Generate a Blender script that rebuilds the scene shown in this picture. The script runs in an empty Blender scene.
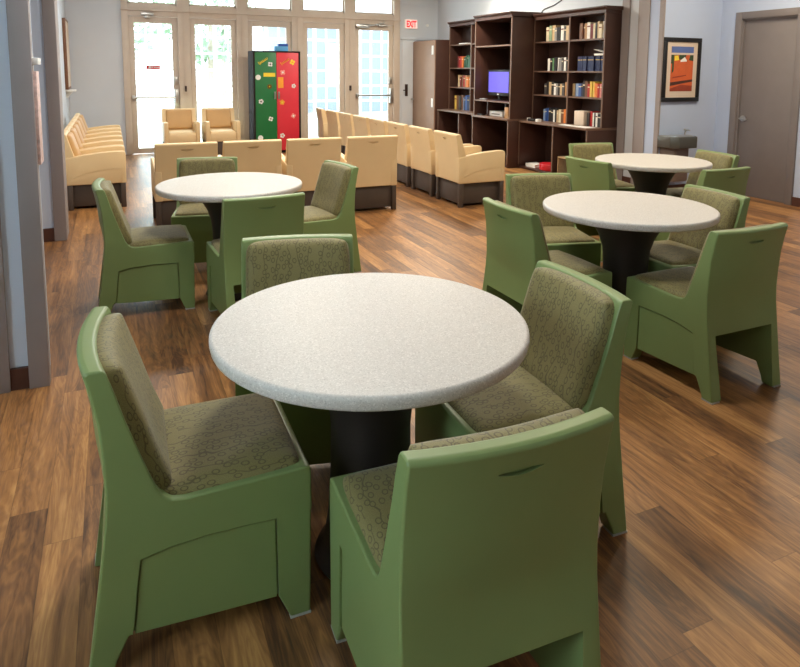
import bpy, bmesh, math, random
from mathutils import Vector, Matrix
random.seed(7)
PI = math.pi
sc = bpy.context.scene
COL = sc.collection

# ------------------------------------------------------------------ materials
def lin(c):
    return tuple(((v/255)/12.92 if v/255 <= .04045 else ((v/255+.055)/1.055)**2.4) for v in c)
class NT:
    def __init__(s, name):
        s.m = bpy.data.materials.new(name); s.m.use_nodes = True
        s.t = s.m.node_tree; s.n = s.t.nodes; s.b = s.n['Principled BSDF']
    def new(s, typ, **kw):
        nd = s.n.new(typ)
        for k, v in kw.items():
            if k in nd.bl_rna.properties.keys(): setattr(nd, k, v)
        return nd
    def link(s, a, b): s.t.links.new(a, b)
    def val(s, sock, v):
        if hasattr(v, 'is_linked') or hasattr(v, 'links'): s.link(v, sock)
        else: sock.default_value = v
    def math(s, op, a, b=0.0, c=0.0):
        nd = s.n.new('ShaderNodeMath'); nd.operation = op
        s.val(nd.inputs[0], a); s.val(nd.inputs[1], b); s.val(nd.inputs[2], c)
        return nd.outputs[0]
    def ramp(s, fac, stops):
        nd = s.n.new('ShaderNodeValToRGB'); s.link(fac, nd.inputs[0]); e = nd.color_ramp.elements
        while len(e) < len(stops): e.new(.5)
        for i, (p, c) in enumerate(stops): e[i].position = p; e[i].color = (*c, 1)
        return nd.outputs[0]
    def mix(s, fac, a, b, mode='MIX'):
        nd = s.n.new('ShaderNodeMix'); nd.data_type = 'RGBA'; nd.blend_type = mode
        s.val(nd.inputs[0], fac)
        for k, v in ((6, a), (7, b)):
            if isinstance(v, tuple): nd.inputs[k].default_value = (*v[:3], 1)
            else: s.link(v, nd.inputs[k])
        return nd.outputs[2]
    def noise(s, vec, scale, detail=3, rough=.55, dist=0.0):
        nd = s.n.new('ShaderNodeTexNoise'); nd.inputs['Scale'].default_value = scale
        nd.inputs['Detail'].default_value = detail; nd.inputs['Roughness'].default_value = rough
        nd.inputs['Distortion'].default_value = dist
        if vec is not None: s.link(vec, nd.inputs['Vector'])
        return nd.outputs[0]
    def bump(s, h, strength=.2, dist=.002):
        nd = s.n.new('ShaderNodeBump'); nd.inputs['Strength'].default_value = strength
        nd.inputs['Distance'].default_value = dist; s.link(h, nd.inputs['Height'])
        s.link(nd.outputs[0], s.b.inputs['Normal'])

def mat(name, rgb, rough=.5, var=.06, nscale=6, bump=0, bscale=200, metal=0, spec=.5):
    m = NT(name); g = m.new('ShaderNodeTexCoord')
    c = lin(rgb); f = m.noise(g.outputs['Object'], nscale)
    lo = tuple(v*(1-var) for v in c); hi = tuple(min(1, v*(1+var)) for v in c)
    m.link(m.ramp(f, [(.3, lo), (.7, hi)]), m.b.inputs['Base Color'])
    m.b.inputs['Roughness'].default_value = rough; m.b.inputs['Metallic'].default_value = metal
    m.b.inputs['Specular IOR Level'].default_value = spec
    if bump: m.bump(m.noise(g.outputs['Object'], bscale, 2), bump, .001)
    return m.m

def emit(name, rgb, strength):
    m = NT(name); m.b.inputs['Base Color'].default_value = (*lin(rgb), 1)
    if name == 'lit_violet_screen': m.b.inputs['Base Color'].default_value = (.01, .01, .012, 1)
    m.b.inputs['Emission Color'].default_value = (*lin(rgb), 1); m.b.inputs['Emission Strength'].default_value = strength
    return m.m

def floor_mat():
    m = NT('plank_floor'); g = m.new('ShaderNodeTexCoord')
    sp = m.new('ShaderNodeSeparateXYZ'); m.link(g.outputs['Object'], sp.inputs[0])
    X = m.math('ADD', sp.outputs[0], .362+30*.1125); Y = sp.outputs[1]
    W, L = .1125, 1.05
    u = m.math('DIVIDE', X, W); row = m.math('FLOOR', u); fu = m.math('FRACT', u)
    wn = m.new('ShaderNodeTexWhiteNoise', noise_dimensions='1D'); m.link(row, wn.inputs['W'])
    v = m.math('ADD', m.math('DIVIDE', Y, L), m.math('MULTIPLY', wn.outputs['Value'], 7.3))
    idx = m.math('FLOOR', v); fv = m.math('FRACT', v)
    cb = m.new('ShaderNodeCombineXYZ'); m.link(row, cb.inputs[0]); m.link(idx, cb.inputs[1])
    w2 = m.new('ShaderNodeTexWhiteNoise', noise_dimensions='2D'); m.link(cb.outputs[0], w2.inputs['Vector'])
    rnd = w2.outputs['Value']
    # grain vector: stretched along the plank, shifted per plank
    gv = m.new('ShaderNodeCombineXYZ')
    m.link(m.math('ADD', X, m.math('MULTIPLY', rnd, 37.0)), gv.inputs[0])
    m.link(m.math('MULTIPLY', Y, .11), gv.inputs[1]); m.link(m.math('MULTIPLY', rnd, 11.0), gv.inputs[2])
    n1 = m.noise(gv.outputs[0], 9, 4, .6, 1.2)
    n2 = m.noise(gv.outputs[0], 75, 3, .6, .3)
    rings = m.math('FRACT', m.math('MULTIPLY', n1, 11.0))
    rings = m.math('ABSOLUTE', m.math('SUBTRACT', rings, .5))
    g3 = m.new('ShaderNodeCombineXYZ'); m.link(m.math('ADD', X, m.math('MULTIPLY', rnd, 19.0)), g3.inputs[0]); m.link(m.math('MULTIPLY', Y, .05), g3.inputs[1])
    n3 = m.noise(g3.outputs[0], 26, 2, .5, .4)
    fac = m.math('ADD', m.math('MULTIPLY', n1, .26), m.math('ADD', m.math('MULTIPLY', rings, .18), m.math('MULTIPLY', n2, .22)))
    fac = m.math('ADD', fac, m.math('MULTIPLY', n3, .34))
    fac = m.math('ADD', fac, m.math('MULTIPLY', m.math('SUBTRACT', rnd, .5), .18))
    col = m.ramp(fac, [(.28, lin((76, 53, 39))), (.41, lin((124, 86, 53))), (.53, lin((160, 114, 69))), (.70, lin((202, 154, 97)))])
    e = m.math('MINIMUM', m.math('MULTIPLY', m.math('MINIMUM', fu, m.math('SUBTRACT', 1.0, fu)), W),
               m.math('MULTIPLY', m.math('MINIMUM', fv, m.math('SUBTRACT', 1.0, fv)), L))
    seam = m.math('LESS_THAN', e, .0011)
    col = m.mix(m.math('MULTIPLY', seam, .4), col, lin((50, 32, 22)))
    m.link(col, m.b.inputs['Base Color'])
    m.link(m.math('ADD', .30, m.math('MULTIPLY', n2, .16)), m.b.inputs['Roughness'])
    m.b.inputs['Specular IOR Level'].default_value = .45
    m.bump(m.math('SUBTRACT', n2, m.math('MULTIPLY', seam, 1.5)), .12, .001)
    return m.m

def fabric_mat():
    m = NT('olive_leaf_fabric'); g = m.new('ShaderNodeTexCoord'); uv = g.outputs['UV']
    nv = m.new('ShaderNodeTexNoise'); nv.inputs['Scale'].default_value = 14; nv.inputs['Detail'].default_value = 1
    m.link(uv, nv.inputs['Vector'])
    vm = m.new('ShaderNodeVectorMath', operation='MULTIPLY_ADD'); m.link(nv.outputs['Color'], vm.inputs[0])
    vm.inputs[1].default_value = (.012, .012, 0); m.link(uv, vm.inputs[2])
    mp = m.new('ShaderNodeMapping'); m.link(vm.outputs[0], mp.inputs[0]); mp.inputs['Scale'].default_value = (1.25, .9, 1)
    mp.inputs['Rotation'].default_value = (0, 0, .5)
    vo = m.new('ShaderNodeTexVoronoi', voronoi_dimensions='2D', feature='F1'); vo.inputs['Scale'].default_value = 35
    vo.inputs['Randomness'].default_value = .62; m.link(mp.outputs[0], vo.inputs['Vector'])
    d = vo.outputs['Distance']
    ring = m.math('LESS_THAN', m.math('ABSOLUTE', m.math('SUBTRACT', d, .29)), .062)
    pick = m.new('ShaderNodeSeparateColor'); m.link(vo.outputs['Color'], pick.inputs[0])
    ring = m.math('MULTIPLY', ring, m.math('GREATER_THAN', pick.outputs[0], .18))
    wv = m.new('ShaderNodeTexWave', wave_type='BANDS', bands_direction='X'); wv.inputs['Scale'].default_value = 7
    wv.inputs['Distortion'].default_value = 5.5; wv.inputs['Detail'].default_value = 1; wv.inputs['Detail Scale'].default_value = 1.6
    m.link(uv, wv.inputs['Vector'])
    stem = m.math('MULTIPLY', m.math('GREATER_THAN', wv.outputs['Fac'], .985), m.math('GREATER_THAN', d, .3))
    pat = m.math('MAXIMUM', ring, stem)
    fine = m.noise(uv, 420, 2, .6)
    base = m.ramp(fine, [(.25, lin((108, 102, 62))), (.75, lin((144, 135, 88)))])
    m.link(m.mix(m.math('MULTIPLY', pat, .64), base, lin((70, 62, 42))), m.b.inputs['Base Color'])
    m.b.inputs['Roughness'].default_value = .62; m.b.inputs['Specular IOR Level'].default_value = .35
    m.b.inputs['Sheen Weight'].default_value = .25; m.b.inputs['Sheen Roughness'].default_value = .4
    m.bump(fine, .3, .001)
    return m.m

def speckle_mat():
    m = NT('speckled_solid_surface'); g = m.new('ShaderNodeTexCoord')
    v = m.new('ShaderNodeTexVoronoi', feature='F1'); v.inputs['Scale'].default_value = 330; m.link(g.outputs['Object'], v.inputs['Vector'])
    s = m.new('ShaderNodeSeparateColor'); m.link(v.outputs['Color'], s.inputs[0])
    col = m.ramp(s.outputs[0], [(0, lin((176, 172, 168))), (.14, lin((196, 193, 188))), (.8, lin((203, 200, 195))), (.97, lin((220, 217, 212)))])
    m.link(col, m.b.inputs['Base Color']); m.b.inputs['Roughness'].default_value = .48
    m.b.inputs['Specular IOR Level'].default_value = .45
    return m.m

def glass_mat():
    m = NT('clear_glass'); tr = m.new('ShaderNodeBsdfTransparent'); gl = m.new('ShaderNodeBsdfGlossy')
    tr.inputs[0].default_value = (.93, .97, .97, 1); gl.inputs['Roughness'].default_value = .03
    mx = m.new('ShaderNodeMixShader'); mx.inputs[0].default_value = .06
    m.link(tr.outputs[0], mx.inputs[1]); m.link(gl.outputs[0], mx.inputs[2])
    m.link(mx.outputs[0], m.n['Material Output'].inputs[0]); return m.m

M = dict(
    floor=floor_mat(), fabric=fabric_mat(), top=speckle_mat(), glass=glass_mat(),
    green=mat('sage_green_plastic', (122, 143, 90), .4, .03, 4, .06, 500),
    glide=mat('grey_glide', (170, 172, 170), .5),
    pedestal=mat('black_brown_pedestal', (40, 34, 32), .45, .08),
    wall=mat('pale_wall_paint', (204, 210, 218), .85, .02, 2, .1, 300),
    wallb=mat('pale_blue_wall_paint', (186, 200, 226), .85, .02, 2, .1, 300),
    wallp=mat('light_blue_pier_paint', (212, 225, 244), .85, .02, 2, .1, 300),
    ceil=mat('ceiling_paint', (225, 225, 222), .9, .02),
    trimd=mat('mid_taupe_trim_paint', (150, 141, 139), .55, .03),
    trim=mat('taupe_trim_paint', (200, 187, 174), .55, .03),
    post=mat('grey_post_paint', (150, 144, 146), .6, .04, 3, .1, 120),
    doorp=mat('taupe_door_paint', (124, 118, 119), .55, .03),
    base=mat('brown_baseboard', (82, 50, 40), .5, .1),
    tan=mat('tan_plastic', (222, 196, 152), .45, .03, 4, .06, 400),
    tanpad=mat('tan_vinyl', (192, 152, 100), .5, .04, 5, .1, 260),
    dark=mat('dark_taupe_base', (74, 64, 58), .5, .08),
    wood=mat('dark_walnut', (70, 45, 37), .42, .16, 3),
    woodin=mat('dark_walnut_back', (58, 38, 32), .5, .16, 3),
    edge=mat('walnut_edge_band', (112, 88, 74), .4, .08),
    tandoor=mat('brown_laminate_door', (148, 116, 94), .4, .05),
    white=mat('white_plastic', (236, 236, 234), .45, .02),
    paper=mat('white_paper', (238, 236, 230), .8, .03),
    black=mat('black_plastic', (22, 22, 24), .4, .1),
    metal=mat('brushed_steel', (190, 190, 188), .3, .03, metal=.9),
    bronze=mat('dark_bronze', (60, 42, 36), .4, .1, metal=.5),
    lgreen=mat('green_locker_paint', (22, 112, 60), .45, .03),
    lred=mat('red_locker_paint', (216, 50, 66), .45, .03),
    lockerbody=mat('charcoal_locker_paint', (44, 38, 38), .8, .06, spec=.15),
    yellow=mat('yellow_card', (240, 212, 60), .6), orange=mat('orange_card', (240, 160, 50), .6),
    pink=mat('pink_card', (236, 150, 140), .6), brown=mat('brown_card', (130, 100, 50), .6),
    cream=mat('cream_mat_board', (214, 196, 178), .8, .02),
    blue=mat('blue_print', (92, 112, 170), .6), teal=mat('teal_plastic', (110, 150, 150), .5),
    tissue=mat('light_blue_card', (90, 165, 220), .6), tissued=mat('blue_card', (30, 80, 170), .6),
    red=mat('red_plastic', (190, 26, 36), .4), apricot=mat('orange_print', (206, 96, 50), .7, .1, 9),
    rust=mat('rust_print', (150, 62, 40), .7, .15, 12), leaf=mat('green_print', (52, 72, 44), .7, .2, 20),
    steel=mat('grey_steel_fountain', (92, 92, 88), .35, .06, metal=.4), fpanel=mat('brown_fountain_panel', (112, 98, 90), .5),
    flyer=mat('pale_pink_flyers', (222, 196, 192), .7, .25, 40),
    screen=emit('lit_violet_screen', (124, 108, 255), .8), exitred=emit('lit_red_letters', (255, 30, 36), 1.2),
    exitface=emit('lit_exit_face', (255, 214, 206), .42), lamp=emit('lamp_diffuser', (255, 244, 225), 2.5),
    foliage=mat('pale_foliage', (138, 158, 130), .8, .25, 3), bark=mat('bark', (150, 136, 120), .9, .2),
    pave=mat('pale_paving', (196, 194, 188), .8, .05), siding=mat('pale_blue_siding', (104, 110, 126), .7, .04),
    roof=mat('grey_shingle', (170, 172, 176), .8, .1), screenw=mat('white_porch_paint', (238, 240, 240), .5, .02),
)

# ------------------------------------------------------------------ mesh builder
class MB:
    def __init__(s): s.bm = bmesh.new(); s.uv = None; s.slots = []
    def _mi(s, m):
        if m is None: return 0
        if m not in s.slots: s.slots.append(m)
        return s.slots.index(m)
    def box(s, x0, x1, y0, y1, z0, z1, bev=0, m=None):
        x0, x1 = sorted((x0, x1)); y0, y1 = sorted((y0, y1)); z0, z1 = sorted((z0, z1))
        mi = s._mi(m)
        v = [s.bm.verts.new((x, y, z)) for x in (x0, x1) for y in (y0, y1) for z in (z0, z1)]
        fs = [s.bm.faces.new([v[i] for i in q]) for q in ((0, 1, 3, 2), (4, 6, 7, 5), (0, 4, 5, 1), (2, 3, 7, 6), (0, 2, 6, 4), (1, 5, 7, 3))]
        for f in fs: f.material_index = mi
        if bev:
            es = list({e for f in fs for e in f.edges})
            r = bmesh.ops.bevel(s.bm, geom=es, offset=bev, segments=2, profile=.5, affect='EDGES', clamp_overlap=True)
            for f in r['faces']: f.material_index = mi
        return s
    def prism(s, pts, axis, a0, a1, bev=0, segs=3, m=None):
        """extrude a 2D outline: axis 'y' -> pts are (x,z); 'x' -> (y,z); 'z' -> (x,y)"""
        mi = s._mi(m)
        def P(p, a): return (p[0], a, p[1]) if axis == 'y' else ((a, p[0], p[1]) if axis == 'x' else (p[0], p[1], a))
        A = [s.bm.verts.new(P(p, a0)) for p in pts]; B = [s.bm.verts.new(P(p, a1)) for p in pts]
        fs = [s.bm.faces.new(A), s.bm.faces.new(B[::-1])]; n = len(pts)
        for i in range(n): fs.append(s.bm.faces.new((A[i], B[i], B[(i+1) % n], A[(i+1) % n])))
        bmesh.ops.recalc_face_normals(s.bm, faces=fs)
        for f in fs: f.material_index = mi
        if bev:
            es = [e for e in {e for f in fs for e in f.edges} if e.is_manifold and e.calc_face_angle(0) > .42]
            r = bmesh.ops.bevel(s.bm, geom=es, offset=bev, segments=segs, profile=.5, affect='EDGES', clamp_overlap=True)
            for f in r['faces']: f.material_index = mi
        return s
    def lathe(s, prof, n=48, c=(0, 0, 0), ax='z', m=None, caps=True):
        mi = s._mi(m); rings = []
        def P(r, h, a):
            u, v = r*math.cos(a), r*math.sin(a)
            return {'z': (c[0]+u, c[1]+v, c[2]+h), 'y': (c[0]+u, c[1]+h, c[2]+v), 'x': (c[0]+h, c[1]+u, c[2]+v)}[ax]
        for r, h in prof: rings.append([s.bm.verts.new(P(r, h, 2*PI*k/n)) for k in range(n)])
        fs = []
        for a, b in zip(rings, rings[1:]):
            for k in range(n): fs.append(s.bm.faces.new((a[k], a[(k+1) % n], b[(k+1) % n], b[k])))
        if caps: fs.append(s.bm.faces.new(rings[0][::-1])); fs.append(s.bm.faces.new(rings[-1]))
        bmesh.ops.recalc_face_normals(s.bm, faces=fs)
        for f in fs: f.material_index = mi
        return s
    def tube(s, pts, r, n=8, m=None):
        mi = s._mi(m); pts = [Vector(p) for p in pts]; rings = []
        for i, p in enumerate(pts):
            t = (pts[min(i+1, len(pts)-1)]-pts[max(i-1, 0)]).normalized()
            u = t.orthogonal().normalized() if i == 0 else (u - t*u.dot(t)).normalized()
            w = t.cross(u)
            rings.append([s.bm.verts.new(p + r*(math.cos(2*PI*k/n)*u+math.sin(2*PI*k/n)*w)) for k in range(n)])
        fs = []
        for a, b in zip(rings, rings[1:]):
            for k in range(n): fs.append(s.bm.faces.new((a[k], a[(k+1) % n], b[(k+1) % n], b[k])))
        fs += [s.bm.faces.new(rings[0][::-1]), s.bm.faces.new(rings[-1])]
        for f in fs: f.material_index = mi
        return s
    def pillow(s, O, U, V, N, w, l, thick, bend=0, crown=.006, nu=26, nv=26, drop=.012, corner=.05):
        """upholstered pad: rolled edges, rounded corners, slight crown; centre O, U across, V along, N up"""
        O, U, V, N = Vector(O), Vector(U).normalized(), Vector(V).normalized(), Vector(N).normalized()
        uvl = s.bm.loops.layers.uv.verify(); grid = {}; uvs = {}
        def prm(i, n):
            t = -1+2*i/n; return math.copysign(1-(1-abs(t))**1.7, t)
        for i in range(nu+1):
            for j in range(nv+1):
                a, b = prm(i, nu), prm(j, nv)
                k = 1-corner*(abs(a)*abs(b))**7*(1.0)
                e = max(abs(a), abs(b)); rr = max(0, 1-e**14)**.5
                h = -drop + (thick+drop)*rr + crown*(1-a*a)*(1-b*b)
                bz = bend*(b*b)
                p = O+U*(a*w/2*k)+V*(b*l/2*k)+N*(h+bz)
                grid[i, j] = s.bm.verts.new(p); ed = thick-min(h, thick); uvs[i, j] = (a*w/2+O.x*.7+(math.copysign(ed, a) if abs(a) >= abs(b) else 0), b*l/2+O.z*.6+(math.copysign(ed, b) if abs(b) > abs(a) else 0))
        for i in range(nu):
            for j in range(nv):
                q = [(i, j), (i+1, j), (i+1, j+1), (i, j+1)]
                f = s.bm.faces.new([grid[x] for x in q])
                for lp, x in zip(f.loops, q): lp[uvl].uv = uvs[x]
        rim = [(i, 0) for i in range(nu)]+[(nu, j) for j in range(nv)]+[(i, nv) for i in range(nu, 0, -1)]+[(0, j) for j in range(nv, 0, -1)]
        s.bm.faces.new([grid[x] for x in rim][::-1])
        return s
    def mesh(s, name, material, smooth=35, recalc=True):
        if recalc: bmesh.ops.recalc_face_normals(s.bm, faces=s.bm.faces[:])
        me = bpy.data.meshes.new(name); s.bm.to_mesh(me); s.bm.free()
        for m in (s.slots or [material]): me.materials.append(m)
        finish(me, smooth); return me
    def build(s, name, material, parent=None, smooth=35, **kw):
        return link(name, s.mesh(name, material, smooth), parent, **kw)
def finish(me, smooth=35):
    if smooth:
        for p in me.polygons: p.use_smooth = True
        me.set_sharp_from_angle(angle=math.radians(smooth))
def link(name, me, parent=None, label=None):
    o = bpy.data.objects.new(name, me); COL.objects.link(o)
    if parent is not None: o.parent = parent
    if label: o['label'] = label
    return o
def tag(o, label, cat, group=None, kind=None):
    o['label'] = label; o['category'] = cat
    if group: o['group'] = group
    if kind: o['kind'] = kind
    return o
def thing(name, label, cat, loc=(0, 0, 0), rz=0, group=None):
    o = bpy.data.objects.new(name, None); COL.objects.link(o); o.empty_display_size = .1
    o.location = loc; o.rotation_euler = (0, 0, rz); return tag(o, label, cat, group)
def struct(name, mb, m, label=None, parent=None, smooth=35, cat=None):
    o = mb.build(name, m, parent, smooth)
    if parent is None:
        o['kind'] = 'structure'
        if label: o['label'] = label
        if cat: o['category'] = cat
    return o
def dup(root, loc, rz, label, group=None):
    r = root.copy(); COL.objects.link(r); r.location = loc; r.rotation_euler = (0, 0, rz); r['label'] = label
    if group: r['group'] = group
    for ch in list(root.children):
        c = ch.copy(); COL.objects.link(c); c.parent = r
        for g in ch.children:
            d = g.copy(); COL.objects.link(d); d.parent = c
    return r
def carve(base, cutters, name, material, smooth=35, wn=True):
    """boolean difference of MBs, returns mesh"""
    ob = base.build(name+'_raw', material, None, 0); tmp = [ob]
    for c in cutters:
        k = c.build('cutter', material, None, 0); tmp.append(k)
        md = ob.modifiers.new('b', 'BOOLEAN'); md.operation = 'DIFFERENCE'; md.solver = 'EXACT'; md.object = k
    dg = bpy.context.evaluated_depsgraph_get(); dg.update()
    me = bpy.data.meshes.new_from_object(ob.evaluated_get(dg)); me.name = name
    for t in tmp: bpy.data.objects.remove(t, do_unlink=True)
    if not me.materials: me.materials.append(material)
    finish(me, smooth)
    return me
def weighted(o):
    w = o.modifiers.new('wn', 'WEIGHTED_NORMAL'); w.keep_sharp = True; return o

def arc(cx, cz, r, a0, a1, n=5):
    return [(cx+r*math.cos(math.radians(a0+(a1-a0)*i/n)), cz+r*math.sin(math.radians(a0+(a1-a0)*i/n))) for i in range(n+1)]

# ------------------------------------------------------------------ camera
cam = bpy.data.cameras.new('camera'); camo = bpy.data.objects.new('camera', cam); COL.objects.link(camo)
yaw, pitch, roll, H = .41775, .11597, -.00703, 1.47475
fwd = Vector((math.sin(yaw)*math.cos(pitch), math.cos(yaw)*math.cos(pitch), -math.sin(pitch)))
rt = Vector((math.cos(yaw), -math.sin(yaw), 0)); dn = -rt.cross(fwd)
rt2 = math.cos(roll)*rt+math.sin(roll)*dn; dn2 = -math.sin(roll)*rt+math.cos(roll)*dn
mw = Matrix.Identity(4)
for i in range(3): mw[i][0], mw[i][1], mw[i][2] = rt2[i], -dn2[i], -fwd[i]
mw.translation = Vector((0, 0, H)); camo.matrix_world = mw
cam.sensor_width = 36; cam.lens = 650.91/800*36; cam.shift_y = -(333.5-146.37)/800; cam.clip_start = .05; cam.clip_end = 200
sc.camera = camo

# ------------------------------------------------------------------ room shell
CZ = 3.3
struct('floor', MB().box(-2.2, 7.2, -3.2, 12.25, -.1, 0), M['floor'], 'brown wood plank floor')
struct('ceiling', MB().box(-2.2, 7.4, -3.2, 12.4, CZ, CZ+.15), M['ceil'], 'pale ceiling above the dining room')
b = MB(); b.box(-.9, .21, 12.1, 12.3, 0, CZ); b.box(5.333, 6.5, 12.1, 12.3, 0, CZ); b.box(.21, 5.333, 12.1, 12.3, 3.16, CZ); b.box(5.34, 6.19, 12.085, 12.1, 2.775, 2.8)
struct('wall_back', b, M['wall'], 'pale wall around the glazed doors')
struct('wall_left', MB().box(-.83, -.63, 6.5, 12.1, 0, CZ), M['wall'], 'pale left wall behind the tan chairs')
struct('wall_right', MB().box(6.95, 7.15, -3.2, 4.86, 0, CZ).box(6.95, 7.15, 5.58, 5.87, 0, CZ).box(6.95, 7.15, 4.86, 5.58, 2.12, CZ), M['wallb'], 'pale right wall with the taupe door')
struct('wall_alcove', MB().box(6.01, 7.15, 5.87, 5.92, 0, CZ), M['wallb'], 'pale blue wall carrying the framed print')
struct('wall_bookcase', MB().box(6.2, 6.4, 6.02, 12.3, 0, CZ), M['wall'], 'pale wall behind the dark bookcases')
struct('wall_front', MB().box(-2.2, 7.15, -3.2, -3.0, 0, CZ), M['wall'])
wy0, wy1, wz0, wz1 = -.15, 1.4, .95, 2.5
struct('wall_outer', MB().box(-2.2, -2.0, -3.0, wy0, 0, CZ).box(-2.2, -2.0, wy1, 6.5, 0, CZ).box(-2.2, -2.0, wy0, wy1, 0, wz0).box(-2.2, -2.0, wy0, wy1, wz1, CZ), M['wall'])
d = struct('window_6', MB().box(-2.2, -2.0, wy0, wy0+.05, wz0, wz1).box(-2.2, -2.0, wy1-.05, wy1, wz0, wz1).box(-2.2, -2.0, wy0+.05, wy1-.05, wz0, wz0+.05).box(-2.2, -2.0, wy0+.05, wy1-.05, wz1-.05, wz1), M['trim'])
MB().box(-2.112, -2.106, wy0+.05, wy1-.05, wz0+.05, wz1-.05).build('pane', M['glass'], d, 0)
# piers on the left, each a wall end with grey boards
b = MB(); b.box(-2.0, -.33, 3.335, 3.55, 0, CZ)
struct('wall_pier', b, M['wallp'], 'pale wall pier at the left edge')
b = MB(); b.box(-.398, -.314, 3.30, 3.37, 0, CZ, .004); b.box(-.62, -.474, 3.30, 3.34, 0, CZ, .004)
struct('trim_1', b, M['post'], 'grey boards on the nearest wall pier')
struct('baseboard_pier', MB().box(-.474, -.398, 3.315, 3.337, 0, .10).box(-2.0, -.62, 3.315, 3.337, 0, .10), M['base'], 'brown baseboard on the nearest pier')
struct('wall_stub', MB().box(-2.0, -.43, 6.21, 6.5, 0, CZ), M['wallp'], 'pale wall pier beside the tan chairs')
struct('trim_2', MB().box(-.49, -.395, 6.17, 6.5, 0, CZ, .004), M['post'], 'grey post on the second wall pier')
struct('baseboard_stub', MB().box(-.8, -.49, 6.185, 6.212, 0, .11), M['base'])
# right pier between the bookcases and the alcove
struct('trim_3', MB().box(6.175, 6.2, 6.63, 6.76, 0, CZ).box(6.0, 6.2, 6.10, 6.16, 0, CZ).box(6.16, 6.2, 6.375, 6.45, 0, CZ).box(5.985, 6.008, 5.86, 5.925, 0, CZ), M['trimd'], 'taupe trim boards right of the bookcases')
struct('wall_pilaster', MB().box(6.012, 6.2, 5.925, 6.10, 0, CZ), M['wallb'], 'pale pilaster between taupe boards')
struct('trim_4', MB().box(6.12, 6.2, 6.16, 6.375, 0, CZ), M['trimd'])
struct('baseboard_alcove', MB().box(6.0, 6.95, 5.85, 5.87, 0, .1), M['base'], 'brown baseboard under the framed print')
struct('baseboard_right', MB().box(6.93, 6.95, -3, 4.78, 0, .1).box(6.93, 6.95, 5.67, 5.85, 0, .1), M['base'], 'dark red brown baseboard right of the taupe door')
struct('baseboard_bookcase', MB().box(6.18, 6.2, 6.16, 6.76, 0, .1), M['base'])

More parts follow.
